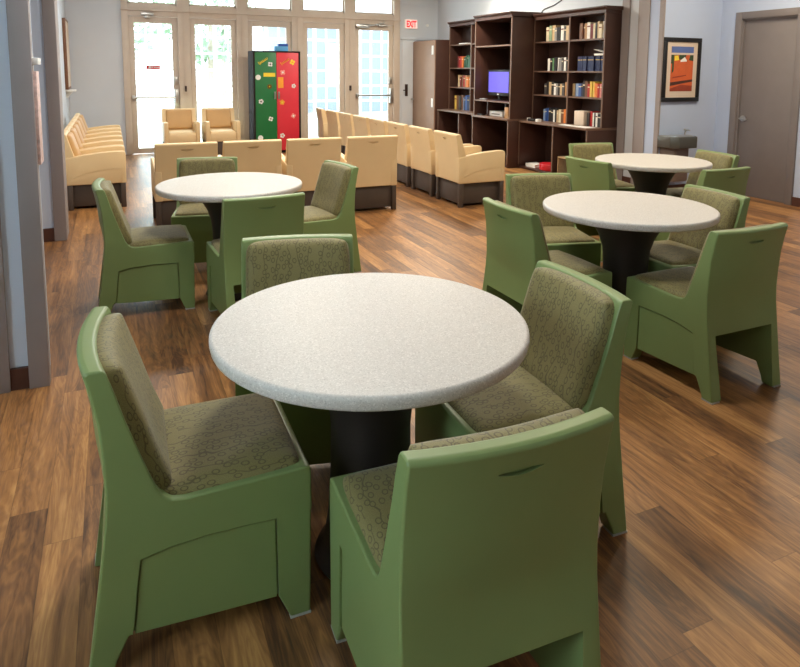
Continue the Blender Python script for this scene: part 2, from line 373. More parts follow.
# glazed screen in the back wall: frame, doors, transom windows
xs = [(.312, 1.108), (1.307, 2.118), (2.315, 3.129), (3.349, 4.170), (4.385, 5.200)]
FY = 12.05
b = MB()
jx = [(.21, .312), (1.108, 1.307), (2.118, 2.315), (3.129, 3.349), (4.170, 4.385), (5.200, 5.333)]
for x0, x1 in jx: b.box(x0, x1, FY, 12.22, 0, 3.16, .006)
for (x0, x1) in jx[1:-1]: xm = (x0+x1)/2; b.box(xm-.012, xm+.012, FY-.012, FY+.01, 0, 2.44)
b.box(.21, 5.333, FY+.004, 12.22, 2.365, 2.56, .004); b.box(.21, 5.333, FY+.004, 12.22, 3.08, 3.16)
b.box(.2, 5.343, FY-.022, FY+.01, 2.452, 2.474, .004)
struct('trim_5', b, M['trim'], 'taupe frame of the glazed door wall')
for i, (x0, x1) in enumerate(xs):
    b = MB(); y0, y1 = 12.10, 12.145; g0, g1 = x0+.095, x1-.095
    b.box(x0, g0, y0, y1, .01, 2.36, .004); b.box(g1, x1, y0, y1, .01, 2.36, .004)
    b.box(g0, g1, y0, y1, 2.255, 2.36); b.box(g0, g1, y0, y1, .01, .10)
    d = struct('door_%d' % (i+1), b, M['trim'], ['glazed taupe door at far left with push bar and red sticker', 'glazed taupe door behind the pair of tan chairs',
        'glazed taupe panel behind the green and red locker', 'glazed taupe door right of the locker', 'glazed taupe door nearest the exit sign with push bar'][i])
    MB().box(g0, g1, 12.118, 12.124, .10, 2.255).build('pane', M['glass'], d, 0)
    if i in (0, 4):
        zc = .98
        p = MB(); p.tube([(g0-.05, 12.05, zc), (g1+.02, 12.05, zc)], .02, 10); p.box(g0-.075, g0-.035, 12.03, 12.1, zc-.04, zc+.04, .006)
        p.build('push_bar', M['metal'], d)
        p = MB(); p.box(g1+.01, g1+.08, 12.03, 12.1, zc-.16, zc+.14, .01); p.box(g1+.012, g1+.078, 12.08, 12.1, zc+.22, zc+.36, .006)
        p.lathe([(.018, -.02), (.018, 0)], 14, (g1+.045, 12.08, zc+.29), 'y'); p.build('lock_case', M['metal'], d)
    if i in (0, 4):
        p = MB()
        if i == 0: p.box(.52, .72, 11.99, 12.06, 2.375, 2.42, .006); p.box(.58, .66, 12.02, 12.1, 2.33, 2.38, .006)
        else: p.box(4.39, 4.66, 12.0, 12.1, 2.30, 2.355, .006); p.box(4.86, 5.04, 12.0, 12.06, 2.335, 2.365, .005); p.tube([(4.66, 12.03, 2.34), (4.95, 11.98, 2.39), (4.98, 12.03, 2.43)], .012)
        p.build('door_closer', M['metal'], d)
    if i == 0:
        st = MB().box(.574, .80, 12.112, 12.117, 1.468, 1.532).build('warning_sticker', M['red'], d, 0)
        q = MB(); q.lathe([(.02, -.001), (.02, 0)], 16, (.635, 12.111, 1.5), 'y'); q.box(.66, .69, 12.1105, 12.112, 1.494, 1.506)
        for k in range(4): q.box(.705+.022*k, .72+.022*k, 12.1105, 12.112, 1.49, 1.51)
        q.build('sticker_marks', M['white'], st, 0)
    if i in (1, 3):
        p = MB(); X = x0-.10+(.0 if i == 1 else 1.02); p.box(X-.012, X+.02, 12.0, 12.06, 1.08, 1.18, .006); p.tube([(X, 12.02, 1.13), (X-.01, 11.96, 1.1)], .01)
        p.build('lever_handle', M['bronze'], d)
    w = struct('window_%d' % (i+1), MB().box(x0, x0+.025, 12.1, 12.14, 2.56, 3.08).box(x1-.025, x1, 12.1, 12.14, 2.56, 3.08).box(x0, x1, 12.1, 12.14, 2.56, 2.6).box(x0, x1, 12.1, 12.14, 3.05, 3.08), M['trim'],
        'transom window above %s' % ['the far left glazed door', 'the second glazed door', 'the locker', 'the fourth glazed door', 'the glazed door near the exit sign'][i])
    MB().box(x0+.025, x1-.025, 12.118, 12.123, 2.6, 3.05).build('pane', M['glass'], w, 0)
# white exit door beyond the cabinet
d = struct('door_6', MB().box(5.40, 6.16, 12.082, 12.1, .01, 2.08, .004).box(5.37, 6.19, 12.075, 12.1, 2.09, 2.13, .004), M['wall'], 'white door under the exit sign')
b = MB(); b.box(5.46, 5.52, 12.06, 12.083, .96, 1.2, .005); b.tube([(5.49, 12.07, 1.08), (5.49, 12.02, 1.08), (5.40, 12.015, 1.08)], .012); b.build('lever_handle', M['bronze'], d)
# right door
d = struct('door_7', MB().box(6.975, 7.10, 4.87, 5.57, .0, 2.11, .003), M['doorp'], 'taupe flush door in the right wall')
b = MB(); b.lathe([(.035, 0), (.035, .012)], 20, (6.963, 5.50, .93), 'x'); b.tube([(6.965, 5.50, .93), (6.91, 5.50, .93), (6.905, 5.40, .925)], .011, 10); b.build('lever_handle', M['metal'], d)
b = MB(); b.box(6.925, 7.03, 5.57, 5.655, 0, 2.195, .006); b.box(6.925, 7.03, 4.785, 4.87, 0, 2.195, .006); b.box(6.925, 7.03, 4.87, 5.57, 2.112, 2.195, .006)
b.box(6.955, 6.975, 5.55, 5.575, 0, 2.115); b.box(6.955, 6.975, 4.87, 5.57, 2.095, 2.115); struct('trim_6', b, M['doorp'], 'taupe frame of the right door')

# ------------------------------------------------------------------ round tables
def make_table():
    t = thing('round_table', '', 'table', (0, 0, 0), 0, 'round dining tables')
    R = .4625; th = .036
    prof = [(.02, .700), (R-.014, .700)] + [(R-.014+.012*math.sin(a), .712-.012*math.cos(a)) for a in [PI*k/10 for k in range(1, 6)]] + [(R-.002+.002*math.sin(a), .726-.014*math.cos(a)) for a in []]
    prof += [(R, .720)] + [(R-.012+.012*math.cos(a), .728+.012*math.sin(a)) for a in [PI*k/10 for k in range(0, 6)]] + [(.02, .74)]
    MB().lathe(prof, 96).build('tabletop', M['top'], t, 40)
    prof = [(.165, 0), (.172, .012), (.165, .03), (.142, .06), (.13, .14), (.122, .28), (.12, .42), (.128, .50), (.15, .57), (.19, .64), (.24, .69), (.25, .70)]
    MB().lathe(prof, 56).build('pedestal', M['pedestal'], t, 50)
    return t
t0 = make_table()
tabs = [((.6785, 1.732), 'large pale speckled round table in the foreground'), ((.690, 4.276), 'pale round table at back left beside the tan chairs'),
        ((2.602, 2.734), 'pale round table at right in front of another round table'), ((4.161, 4.119), 'pale round table farthest right near the drinking fountain')]
for i, ((x, y), lb) in enumerate(tabs):
    if i == 0: t0.location = (x, y, 0); t0['label'] = lb
    else: dup(t0, (x, y, 0), 0, lb)

# ------------------------------------------------------------------ green chairs
W = .458
def make_chair():
    t = thing('dining_chair', '', 'chair', (0, 0, 0), 0, 'green molded dining chairs')
    prof = [(.207, 0), (.262, 0), (.265, .15), (.266, .295), (.269, .305), (.267, .418), (.255, .424), (.10, .420), (-.055, .416)]
    prof += [(-.085, .420), (-.104, .433), (-.118, .458), (-.150, .552), (-.181, .647), (-.200, .715), (-.216, .765)]
    prof += [(-.224, .776), (-.256, .777), (-.266, .769), (-.253, .715), (-.240, .64), (-.233, .55), (-.231, .47), (-.235, .40), (-.246, .308), (-.263, .18), (-.282, .043), (-.288, 0)]
    prof += [(-.232, 0), (-.222, .03), (-.193, .088), (-.02, .079), (.176, .070)]
    base = MB().prism(prof, 'y', -W/2, W/2, .011, 3)
    for k in range(-4, 5):
        bmesh.ops.bisect_plane(base.bm, geom=base.bm.verts[:]+base.bm.edges[:]+base.bm.faces[:], plane_co=(0, k*.046, 0), plane_no=(0, 1, 0))
    def bow(co):
        f = max(0, min(1, (co.z-.40)/.16)); f = f*f*(3-2*f); co.x -= .026*f*(1-min(1, (2*co.y/W)**2))
    for v in base.bm.verts: bow(v.co)
    h = W/2
    hollow = MB(); z1 = .292
    hollow.prism([(-h+.062, -.05), (h-.062, -.05), (h-.045, z1), (-h+.045, z1)], 'x', -.5, .236)
    front = MB().prism([(-h+.09, -.05), (h-.09, -.05), (h-.105, .075), (-h+.105, .075)], 'x', .2, .5)
    rec = [(-.186, .083), (-.163, .283), (-.09, .297), (0, .303), (.09, .302), (.173, .298), (.176, .06)]
    r1 = MB().prism(rec, 'y', h-.005, h+.05); r2 = MB().prism(rec, 'y', -h-.05, -h+.005)
    ring = rec + [(.171, .06), (.1685, .2935), (.09, .2970), (0, .2980), (-.09, .292), (-.159, .2785), (-.181, .075)]
    g1 = MB().prism(ring, 'y', h-.016, h+.05); g2 = MB().prism(ring, 'y', -h-.05, -h+.016)
    slot = MB(); pts = []
    for k in range(13): a = -.052+.104*k/12; pts.append((a, .718-.010*(1-(a/.052)**2)))
    for k in range(12, -1, -1): a = -.052+.104*k/12; pts.append((a*.98, .7185+.004*(1-(a/.052)**2)))
    slot.prism(pts, 'x', -.33, -.267)
    me = carve(base, [hollow, front, r1, r2, g1, g2, slot], 'shell', M['green'], 32)
    weighted(link('shell', me, t))
    # pads
    V = Vector((-.0986, 0, .3165)).normalized(); N = Vector((V.z, 0, -V.x))
    o = Vector((-.1585, 0, .592))
    bc = MB().pillow(o, (0, 1, 0), V, N, W-.030, .374, .037, 0, .010, 28, 28, .016, .085)
    for v in bc.bm.verts: bow(v.co)
    bc.build('back_cushion', M['fabric'], t, 60)
    MB().pillow((.064, 0, .421), (0, 1, 0), (1, 0, -.006), (.006, 0, 1), W-.030, .376, .020, 0, .016, 28, 28, .012, .065).build('seat_cushion', M['fabric'], t, 60)
    for sy in (-1, 1):
        for x0, x1 in ((.206, .263), (-.289, -.231)):
            MB().box(x0, x1, sy*(h-.001), sy*(h-.05), -.0, .006).build('glide', M['glide'], t, 0)
    # lift the shell so that it stands on its glides
    for c in t.children:
        if c.name.split('.')[0] != 'glide': c.location.z = .005
    return t
ch0 = make_chair()
chairs = [
 (.185, 1.81, -1, 'green chair at the left of the front table, its whole side to the viewer'),
 (.696, 1.240, 87.6, 'green chair nearest the viewer, its back turned, bottom of the photo'),
 (1.186, 1.712, 178, 'green chair at the right of the front table, patterned back pad facing left'),
 (.634, 2.369, 256.3, 'green chair behind the front table, facing the viewer'),
 (2.627, 2.24, 90, 'green chair at right with its back turned and open rear legs on plank floor'),
 (2.117, 2.82, 0, 'green chair left of the right table, back turned, behind the front right chair'),
 (2.584, 3.398, 255, 'green chair behind the right table near the tan armchair, seat facing viewer'),
 (3.02, 2.74, 175, 'green chair at the right side of the right table, seat facing left'),
 (.162, 4.3, 0, 'green chair at the left of the back left table, side-on'),
 (.741, 3.787, 93.5, 'green chair in front of the back left table, its back turned'),
 (1.313, 4.542, 190, 'green chair at the right of the back left table, facing left'),
 (.631, 5.035, 259, 'green chair behind the back left table, before the tan chairs'),
 (4.233, 4.793, 260, 'green chair behind the farthest table, in front of the bookcase'),
 (3.705, 4.13, 6, 'bright green chair left of the farthest table, its back turned'),
 (4.60, 4.075, 172.6, 'green chair right of the farthest table by the drinking fountain, facing left'),
 (4.101, 3.583, 90, 'green chair before the taupe door, its back turned, at the farthest table')]
for i, (x, y, a, lb) in enumerate(chairs):
    if i == 0: ch0.location = (x, y, 0); ch0.rotation_euler.z = math.radians(a); ch0['label'] = lb
    else: dup(ch0, (x, y, 0), math.radians(a), lb)

# ------------------------------------------------------------------ tan lounge chairs
def make_lounge():
    t = thing('lounge_chair', '', 'armchair', (0, 0, 0), 0, 'tan molded lounge chairs')
    hw = .285
    back = [(-.285, .265), (-.29, .40), (-.297, .55), (-.318, .70), (-.332, .785), (-.325, .798), (-.285, .802), (-.272, .79), (-.235, .66), (-.17, .45), (-.16, .265)]
    B = MB().prism(back, 'y', -hw+.008, hw-.008, .010, 3)
    slot = MB().prism([(-.06, .74), (-.03, .726), (0, .721), (.03, .726), (.06, .74), (0, .744)], 'x', -.45, -.305)
    me = carve(B, [slot], 'backrest', M['tan'], 35); weighted(link('backrest', me, t))
    for sy in (-1, 1):
        arm = [(-.292, .262), (.285, .262), (.287, .57)] + [(.282, .592), (.265, .604), (.20, .606), (.05, .597), (-.10, .580), (-.24, .556), (-.298, .545)]
        a = MB().prism(arm, 'y', sy*hw, sy*(hw-.068), .012, 3)
        lo = [(-.23, .335), (-.10, .385), (.05, .412), (.16, .418), (.235, .418)]
        line = lo+[(.239, .414), (.239, .27), (.235, .27), (.235, .4145)]+[(x, z-.005) for x, z in lo[::-1]][1:]
        cut = MB().prism(line, 'y', sy*(hw-.006), sy*(hw+.03))
        link('armrest', carve(a, [cut], 'armrest', M['tan'], 35), t)
    MB().box(-.24, .272, -hw+.066, hw-.066, .262, .405, .01).build('seat_frame', M['tan'], t)
    V = Vector((-.10, 0, .34)).normalized(); N = Vector((V.z, 0, -V.x))
    MB().pillow((-.212, 0, .62), (0, 1, 0), V, N, 2*hw-.145, .345, .028, 0, .008, 18, 18, .012, .04).build('back_cushion', M['tanpad'], t, 60)
    MB().pillow((.055, 0, .405), (0, 1, 0), (1, 0, 0), (0, 0, 1), 2*hw-.14, .43, .035, 0, .012, 18, 18, .012, .04).build('seat_cushion', M['tan'], t, 60)
    MB().box(-.255, .245, -hw+.045, hw-.045, .03, .262, .004).build('base', M['dark'], t)
    for sx in (-.283, .277):
        for sy in (-1, 1):
            x1 = sx+(.05 if sx < 0 else -.05)
            MB().box(sx, x1, sy*(hw-.004), sy*(hw-.05), 0, .262, .004).build('leg', M['dark'], t)
    return t
lg0 = make_lounge(); first = [True]
def place_lounge(x, y, deg, label, group):
    if first[0]:
        first[0] = False; lg0.location = (x, y, 0); lg0.rotation_euler.z = math.radians(deg); lg0['label'] = label; lg0['group'] = group
    else: dup(lg0, (x, y, 0), math.radians(deg), label, group)
for i, x in enumerate((.618, 1.226, 1.837, 2.460)):
    place_lounge(x, 6.545, 90, 'tan armchair, back turned, %s of the row behind the back left table' % ['leftmost', 'second from left', 'third from left', 'rightmost'][i], 'tan armchairs in the front row, backs turned')
od = ['nearest, with its arm side showing,', 'second nearest', 'third nearest', 'fourth nearest', 'fifth nearest', 'sixth nearest', 'seventh nearest', 'farthest, by the window,']
for k in range(8):
    place_lounge(3.685, 6.35+.68*k, 0 if k < 7 else -7, 'tan armchair %s of the row facing the bookcases' % od[k], 'tan armchairs in the row facing the bookcases')
od = ['nearest', 'second nearest', 'third nearest', 'fourth nearest', 'fifth nearest', 'farthest']
for k in range(6):
    place_lounge(-.168, 7.755+.6*k, 0, 'tan armchair along the left wall, %s of the six' % od[k], 'tan armchairs along the left wall')
place_lounge(1.054, 11.48, -90, 'tan armchair facing the viewer before the glazed doors, left of the pair', 'tan armchairs under the glazed doors')
place_lounge(1.712, 11.48, -90, 'tan armchair facing the viewer before the glazed doors, beside the locker', 'tan armchairs under the glazed doors')

# ------------------------------------------------------------------ bookcases
def case(name, label, cat, xf, xl, y0, y1, shelves, ztop, zc, divs, xb=6.19, loover=.02, oy0=0, oy1=0):
    t = thing(name, label, cat, ((xf+xb)/2, (y0+y1)/2, 0)); ox, oy = t.location.x, t.location.y
    def bx(nm, *a, m='wood', bev=.003):
        x0, x1, a0, a1, z0, z1 = a; return MB().box(x0-ox, x1-ox, a0-oy, a1-oy, z0, z1, bev).build(nm, M[m], t)
    T = .022
    for ya, yb in ((y0, y0+T), (y1-T, y1)):
        bx('side_panel', xf, xb, ya, yb, zc, ztop); bx('side_panel', xl, xb, ya, yb, 0, zc-.03)
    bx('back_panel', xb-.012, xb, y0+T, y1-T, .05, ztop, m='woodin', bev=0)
    for z in shelves: bx('shelf', xf+.008, xb-.012, y0+T, y1-T, z-.022, z, m='edge' if name == 'x' else 'wood')
    for z in shelves: MB().box(xf+.003-ox, xf+.009-ox, y0+T-oy, y1-T-oy, z-.022, z).build('edge_band', M['edge'], t)
    for yd in divs:
        bx('divider', xf+.002, xb-.012, yd-.011, yd+.011, zc, ztop); bx('divider', xl+.002, xb-.012, yd-.011, yd+.011, .035, zc-.03)
    for ya in [y0+T/2, y1-T/2]+list(divs):
        MB().box(xf-.004-ox, xf+.003-ox, ya-.013-oy, ya+.013-oy, zc, ztop).build('edge_band', M['edge'], t)
        MB().box(xl-.004-ox, xl+.003-ox, ya-.013-oy, ya+.013-oy, .06, zc-.03).build('edge_band', M['edge'], t)
    bx('worktop', xl-loover, xb, y0, y1, zc-.03, zc, m='edge', bev=.005)
    bx('bottom_shelf', xl+.01, xb-.012, y0+T, y1-T, .012, .035); bx('plinth', xl+.03, xb-.02, y0+T, y1-T, 0, .012)
    cr = MB(); cr.box(xf-.012-ox, xb-ox, y0-oy0*.35-oy, y1+oy1*.35-oy, ztop-.02, ztop+.02)
    cr.prism([(xf-.012-ox, ztop+.02), (xf-.045-ox, ztop+.052), (xf-.045-ox, ztop+.068), (xb-ox, ztop+.068), (xb-ox, ztop+.02)], 'y', y0-oy0-oy, y1+oy1-oy)
    cr.build('crown', M['wood'], t); return t
case('bookcase', 'tall dark bookcase on the right, full of books, beside the white pilaster', 'bookcase', 5.92, 5.69, 6.77, 8.336, [1.132, 1.486, 1.918], 2.262, .735, [7.50], oy0=.03)
cc = case('media_cabinet', 'deep dark cabinet holding the lit television between two bookcases', 'cabinet', 5.526, 5.50, 8.344, 9.426, [1.01, 1.88], 2.30, .752, [])
for yy in (9.125, 8.59):
    MB().box(5.60-cc.location.x, 5.9-cc.location.x, yy-.01-cc.location.y, yy+.01-cc.location.y, .752, .988).build('divider', M['wood'], cc)
case('bookcase', 'tall dark bookcase on the left with few books, beside the brown cabinet', 'bookcase', 5.92, 5.69, 9.432, 11.05, [1.178, 1.535, 1.965], 2.318, .752, [10.235], oy1=.015)
# storage cabinet with brown door
t = thing('storage_cabinet', 'tall brown cabinet in the far corner, left of the bookcases', 'cabinet', (5.91, 11.57, 0))
MB().box(-.26, .285, -.49, .49, .0, 2.06, .004).build('body', M['wood'], t)
d = MB().box(-.283, -.262, -.485, .485, .04, 2.05, .004).build('door', M['tandoor'], t)
for z in (.78, 1.78): MB().box(-.291, -.282, -.43, -.36, z, z+.17, .003).build('hinge_plate', M['white'], d)
MB().tube([(-.283, .43, .9), (-.32, .43, .9)], .012, 10).lathe([(.012, 0), (.022, -.01), (.022, -.025), (.01, -.03)], 14, (-.32, .43, .9), 'x').build('knob', M['metal'], d)

# books ------------------------------------------------------------
bookmats = {}
NAMES = {'red': (170, 40, 38), 'dark red': (110, 30, 30), 'orange': (214, 120, 50), 'yellow': (214, 180, 80), 'cream': (218, 204, 172), 'white': (226, 224, 216), 'beige': (190, 164, 126),
         'brown': (112, 74, 50), 'tan': (170, 128, 86), 'dark green': (44, 84, 62), 'green': (84, 124, 84), 'navy': (28, 38, 78), 'blue': (56, 88, 150), 'light blue': (130, 150, 180), 'black': (34, 32, 34), 'grey': (132, 130, 128),
         'dark grey': (74, 72, 72), 'pink': (210, 130, 126), 'light green': (140, 160, 130)}
def bm_(c):
    if c not in bookmats: bookmats[c] = mat('book_'+c.replace(' ', '_'), NAMES[c], .5, .12, 30)
    return bookmats[c]
ORD = ['first', 'second', 'third', 'fourth', 'fifth', 'sixth', 'seventh', 'eighth', 'ninth', 'tenth', 'eleventh', 'twelfth', 'thirteenth']
def book_mesh(th, h, dep, col):
    b = MB(); c = bm_(col); x0 = 0
    b.box(0, dep, 0, .0025, 0, h, 0, c); b.box(0, dep, th-.0025, th, 0, h, 0, c); b.box(-.002, .003, 0, th, 0, h, 0, c)
    b.box(.003, dep-.006, .0025, th-.0025, .004, h-.004, 0, M['paper'])
    if col not in ('navy',) and th > .02 and random.random() < .45: b.box(-.003, -.0015, .003, th-.003, h*.72, h*.80, 0, bm_('cream' if col not in ('cream', 'white', 'yellow') else 'dark red'))
    elif col == 'navy': b.box(-.003, -.0015, .003, th-.003, h*.74, h*.78, 0, bm_('yellow'))
    return b
def shelf_row(yleft, yright, z, cols, hmax, place, group, xf=5.985, hj=.18, lean=True):
    """cols listed from the left of the photo, i.e. from high y to low y"""
    n = len(cols); ws = [random.uniform(.7, 1.3) for _ in cols]; s = (yleft-yright)/sum(ws); y = yleft
    for i, c in enumerate(cols):
        th = ws[i]*s; h = hmax*random.uniform(1-hj, 1); dep = random.uniform(.12, .15)
        o = book_mesh(th-.002, h, dep, c).build('book', M['paper'], None, 0)
        o.location = (xf+random.uniform(-.012, .012), y-th+.001, z)
        tag(o, '%s book, %s from the left, %s' % (c, ORD[i], place), 'book', group); y -= th
RB = "right bookcase's "
shelf_row(8.12, 7.53, 1.918, ['cream', 'light green', 'beige', 'grey', 'black', 'white', 'dark grey', 'beige', 'tan'], .235, 'top shelf, '+RB+'left half', 'books on the right bookcase, top left')
shelf_row(8.07, 7.53, 1.486, ['white', 'black', 'green', 'black', 'white', 'grey', 'dark grey', 'white', 'black', 'white'], .20, 'second shelf, '+RB+'left half', 'books on the right bookcase, second shelf left')
shelf_row(8.13, 7.53, 1.132, ['dark grey', 'black', 'beige', 'black', 'white', 'grey', 'black', 'beige', 'dark grey', 'tan', 'black'], .20, 'third shelf, '+RB+'left half', 'books on the right bookcase, third shelf left')
shelf_row(8.14, 7.53, .735, ['light blue', 'blue', 'blue', 'black', 'black', 'white', 'black', 'beige', 'cream', 'brown', 'orange', 'orange'], .205, 'on the worktop, '+RB+'left half', 'books on the right bookcase, worktop left')
shelf_row(7.36, 6.80, 1.918, ['brown', 'brown', 'tan', 'white', 'dark red', 'cream', 'black', 'beige', 'cream', 'white', 'brown'], .23, 'top shelf, '+RB+'right half', 'books on the right bookcase, top right')
shelf_row(7.38, 6.815, 1.486, ['navy']*11, .20, 'second shelf, '+RB+'right half', 'navy encyclopedia volumes on the right bookcase', hj=.01)
shelf_row(7.47, 6.80, 1.132, ['beige', 'light blue', 'blue', 'navy', 'black', 'brown', 'red', 'yellow', 'yellow', 'orange', 'red', 'pink', 'pink'], .215, 'third shelf, '+RB+'right half', 'books on the right bookcase, third shelf right')
shelf_row(7.13, 6.80, .735, ['dark grey', 'red', 'white', 'black', 'white', 'black', 'yellow'], .21, 'on the worktop, '+RB+'right half', 'books on the right bookcase, worktop right')
LB = "left bookcase"
shelf_row(10.83, 10.27, 1.535, ['dark red', 'red', 'red', 'orange', 'dark green', 'dark green', 'dark green', 'dark green', 'green'], .235, 'second shelf, '+LB, 'books on the left bookcase, second shelf')
shelf_row(10.80, 10.27, 1.178, ['beige', 'dark red', 'brown', 'red', 'tan', 'orange', 'tan', 'brown'], .225, 'third shelf, '+LB, 'books on the left bookcase, third shelf')
shelf_row(10.92, 10.30, .752, ['yellow', 'brown', 'dark grey', 'brown', 'light blue', 'navy', 'blue', 'navy', 'navy'], .28, 'on the worktop, '+LB, 'books on the left bookcase, worktop')
def simple(name, label, cat, mb, m, group=None, smooth=35, loc=None):
    o = mb.build(name, m, None, smooth)
    if loc: o.location = loc
    return tag(o, label, cat, group)
simple('book', 'white paperback lying slanted on the navy volumes', 'book', MB().box(-.06, .07, -.10, .10, 0, .025, .002), M['paper'], None, 35, (6.03, 6.93, 1.694))
o = simple('booklet', 'white booklet lying open on top of the slanted paperback', 'booklet', MB().prism([(-.1, 0), (.1, .05), (.1, .056), (-.1, .008)], 'x', -.05, .05), M['paper'], None, 35, (6.04, 6.955, 1.722)); o.rotation_euler.z = .2
simple('document_box', 'thick beige box file among the books, right bookcase worktop', 'box', MB().box(0, .15, -.10, .10, 0, .2, .004), M['cream'], None, 35, (5.93, 7.245, .735))
simple('papers', 'white papers lying on the right bookcase worktop', 'papers', MB().box(-.08, .09, -.28, .02, 0, .004).box(-.1, .02, -.02, .26, .004, .008), M['paper'], None, 0, (5.79, 7.12, .735))
simple('paper_stack', 'white papers lying on the top shelf of left bookcase', 'papers', MB().box(-.08, .08, -.13, .13, 0, .02), M['paper'], None, 0, (6.02, 10.58, 1.965))
simple('binder', 'white binder beside the television cabinet, in the left bookcase', 'binder', MB().box(0, .16, -.045, .045, 0, .25, .004), M['white'], None, 35, (5.935, 9.98, 1.178))
b = MB(); b.box(-.04, .04, .03, .20, 0, .035, .006, M['black']); b.box(-.035, .035, -.06, .0, 0, .04, .004, M['white']); b.box(-.03, .03, .21, .225, 0, .045, .003, M['white'])
simple('remote_control', 'small black and white gadget on the right bookcase worktop', 'gadget', b, M['black'], None, 35, (5.78, 8.0, .735))
# lower shelves
b = MB().lathe([(.16, 0), (.17, .01), (.17, .085), (.165, .095), (.05, .10)], 32)
simple('tin', 'round red tin low inside the right bookcase', 'tin', b, M['red'], None, 40, (5.89, 7.78, .035))
simple('magazine_stack', 'white magazines beside the red tin in the right bookcase', 'magazines', MB().box(-.1, .1, -.12, .12, 0, .05), M['paper'], None, 0, (5.87, 8.13, .035))
b = MB(); b.box(-.1, .1, -.12, -.10, 0, .23); b.box(-.1, .1, .10, .12, 0, .23); b.box(-.1, .1, -.12, .12, .23, .25)
simple('small_stand', 'small beige stand inside the lower right bookcase', 'stand', b, bm_('beige'), None, 0, (5.85, 7.33, .035))
simple('basket', 'small teal tub low in the left bookcase', 'tub', MB().lathe([(.07, 0), (.09, .12), (.085, .125), (.06, .02)], 24), M['teal'], None, 40, (5.86, 10.0, .035))
# television
t = thing('television', 'small television with a lit violet screen on the cabinet shelf', 'television', (5.70, 8.93, 1.01))
MB().box(-.02, .035, -.335, .335, .075, .487, .008).build('housing', M['black'], t)
MB().box(-.0225, -.019, -.292, .292, .128, .455).build('screen', M['screen'], t, 0)
MB().lathe([(.11, 0), (.11, .008), (.03, .018), (.03, .08)], 24, (.01, 0, 0)).build('stand', M['black'], t)
MB().box(-.0225, -.02, -.02, .03, .09, .105).build('badge', M['white'], t, 0)
t = thing('disc_player', 'white player box under the television', 'player', (5.66, 8.93, .752))
MB().box(-.02, .22, -.20, .22, .006, .085, .004).build('case', M['white'], t); MB().box(-.023, -.019, -.12, .12, .03, .05).build('panel', bm_('grey'), t, 0)
for sy in (-.16, .18): MB().box(0, .2, sy-.01, sy+.01, 0, .007).build('foot', M['black'], t, 0)
simple('video_case', 'small tan video case right of the white player', 'video case', MB().box(0, .14, -.05, .05, 0, .17, .003), bm_('tan'), None, 35, (5.56, 8.50, .752))
simple('remote_control', 'small dark remote left of the white player', 'remote', MB().box(-.03, .03, -.09, .09, 0, .022, .005), M['black'], None, 35, (5.58, 9.28, .752))
simple('remote_control', 'small grey remote left of the television on its shelf', 'remote', MB().box(-.025, .025, -.09, .09, 0, .022, .005), bm_('grey'), None, 35, (5.575, 9.20, 1.01))

# ------------------------------------------------------------------ locker
t = thing('locker', 'tall black locker with one green and one red decorated door', 'locker', (2.69, 11.63, 0)); OX, OY = 2.69, 11.63
b = MB(); b.box(2.27-OX, 3.108-OX, 11.42-OY, 11.85-OY, 0, 1.80, .004); b.box(2.27-OX, 2.30-OX, 11.40-OY, 11.42-OY, 0, 1.80); b.box(3.075-OX, 3.108-OX, 11.40-OY, 11.42-OY, 0, 1.80); b.box(2.27-OX, 3.108-OX, 11.40-OY, 11.42-OY, 1.775, 1.80)
b.build('body', M['lockerbody'], t)
dg = MB().box(2.302-OX, 2.674-OX, 11.398-OY, 11.42-OY, .05, 1.772, .003).build('green_door', M['lgreen'], t, label='green locker door with flower cutouts')
dr = MB().box(2.679-OX, 3.073-OX, 11.398-OY, 11.42-OY, .05, 1.772, .003).build('red_door', M['lred'], t, label='red locker door with flower cutouts')
ys = 11.398-OY
def flower(x, z, r, m, mc, par, petals=5, rot=0):
    b = MB()
    for k in range(petals):
        a = rot+2*PI*k/petals; b.lathe([(r*.48, -.003), (r*.48, 0)], 12, (x-OX+r*.6*math.cos(a), ys, z+r*.6*math.sin(a)), 'y', m)
    b.lathe([(r*.34, -.005), (r*.34, 0)], 12, (x-OX, ys, z), 'y', mc); b.build('flower_cutout', m, par, 0)
def disc(x, z, r, m, par): MB().lathe([(r, -.003), (r, 0)], 24, (x-OX, ys, z), 'y').build('round_cutout', m, par, 0)
def card(x0, x1, z0, z1, m, par): MB().box(x0-OX, x1-OX, ys-.003, ys, z0, z1).build('card', m, par, 0)
flower(2.568, 1.567, .042, M['white'], M['black'], dg, 4, .7); card(2.447, 2.652, 1.351, 1.419, M['yellow'], dg); disc(2.353, 1.34, .046, M['white'], dg)
flower(2.549, 1.179, .040, M['brown'], M['yellow'], dg, 8); flower(2.396, .919, .042, M['white'], M['black'], dg, 5); flower(2.563, .612, .042, M['white'], M['brown'], dg, 4, .5); disc(2.377, .28, .046, M['white'], dg)
flower(2.962, 1.606, .046, M['yellow'], M['orange'], dr, 4, .3); flower(2.787, 1.428, .046, M['pink'], M['white'], dr, 4, .9); card(2.70, 2.797, 1.155, 1.344, M['orange'], dr)
flower(2.981, 1.189, .038, M['white'], M['pink'], dr, 5); flower(2.77, .902, .044, M['orange'], M['yellow'], dr, 5, .2); flower(2.97, .657, .044, M['pink'], M['white'], dr, 4, .2); flower(2.767, .31, .042, M['white'], M['pink'], dr, 5)
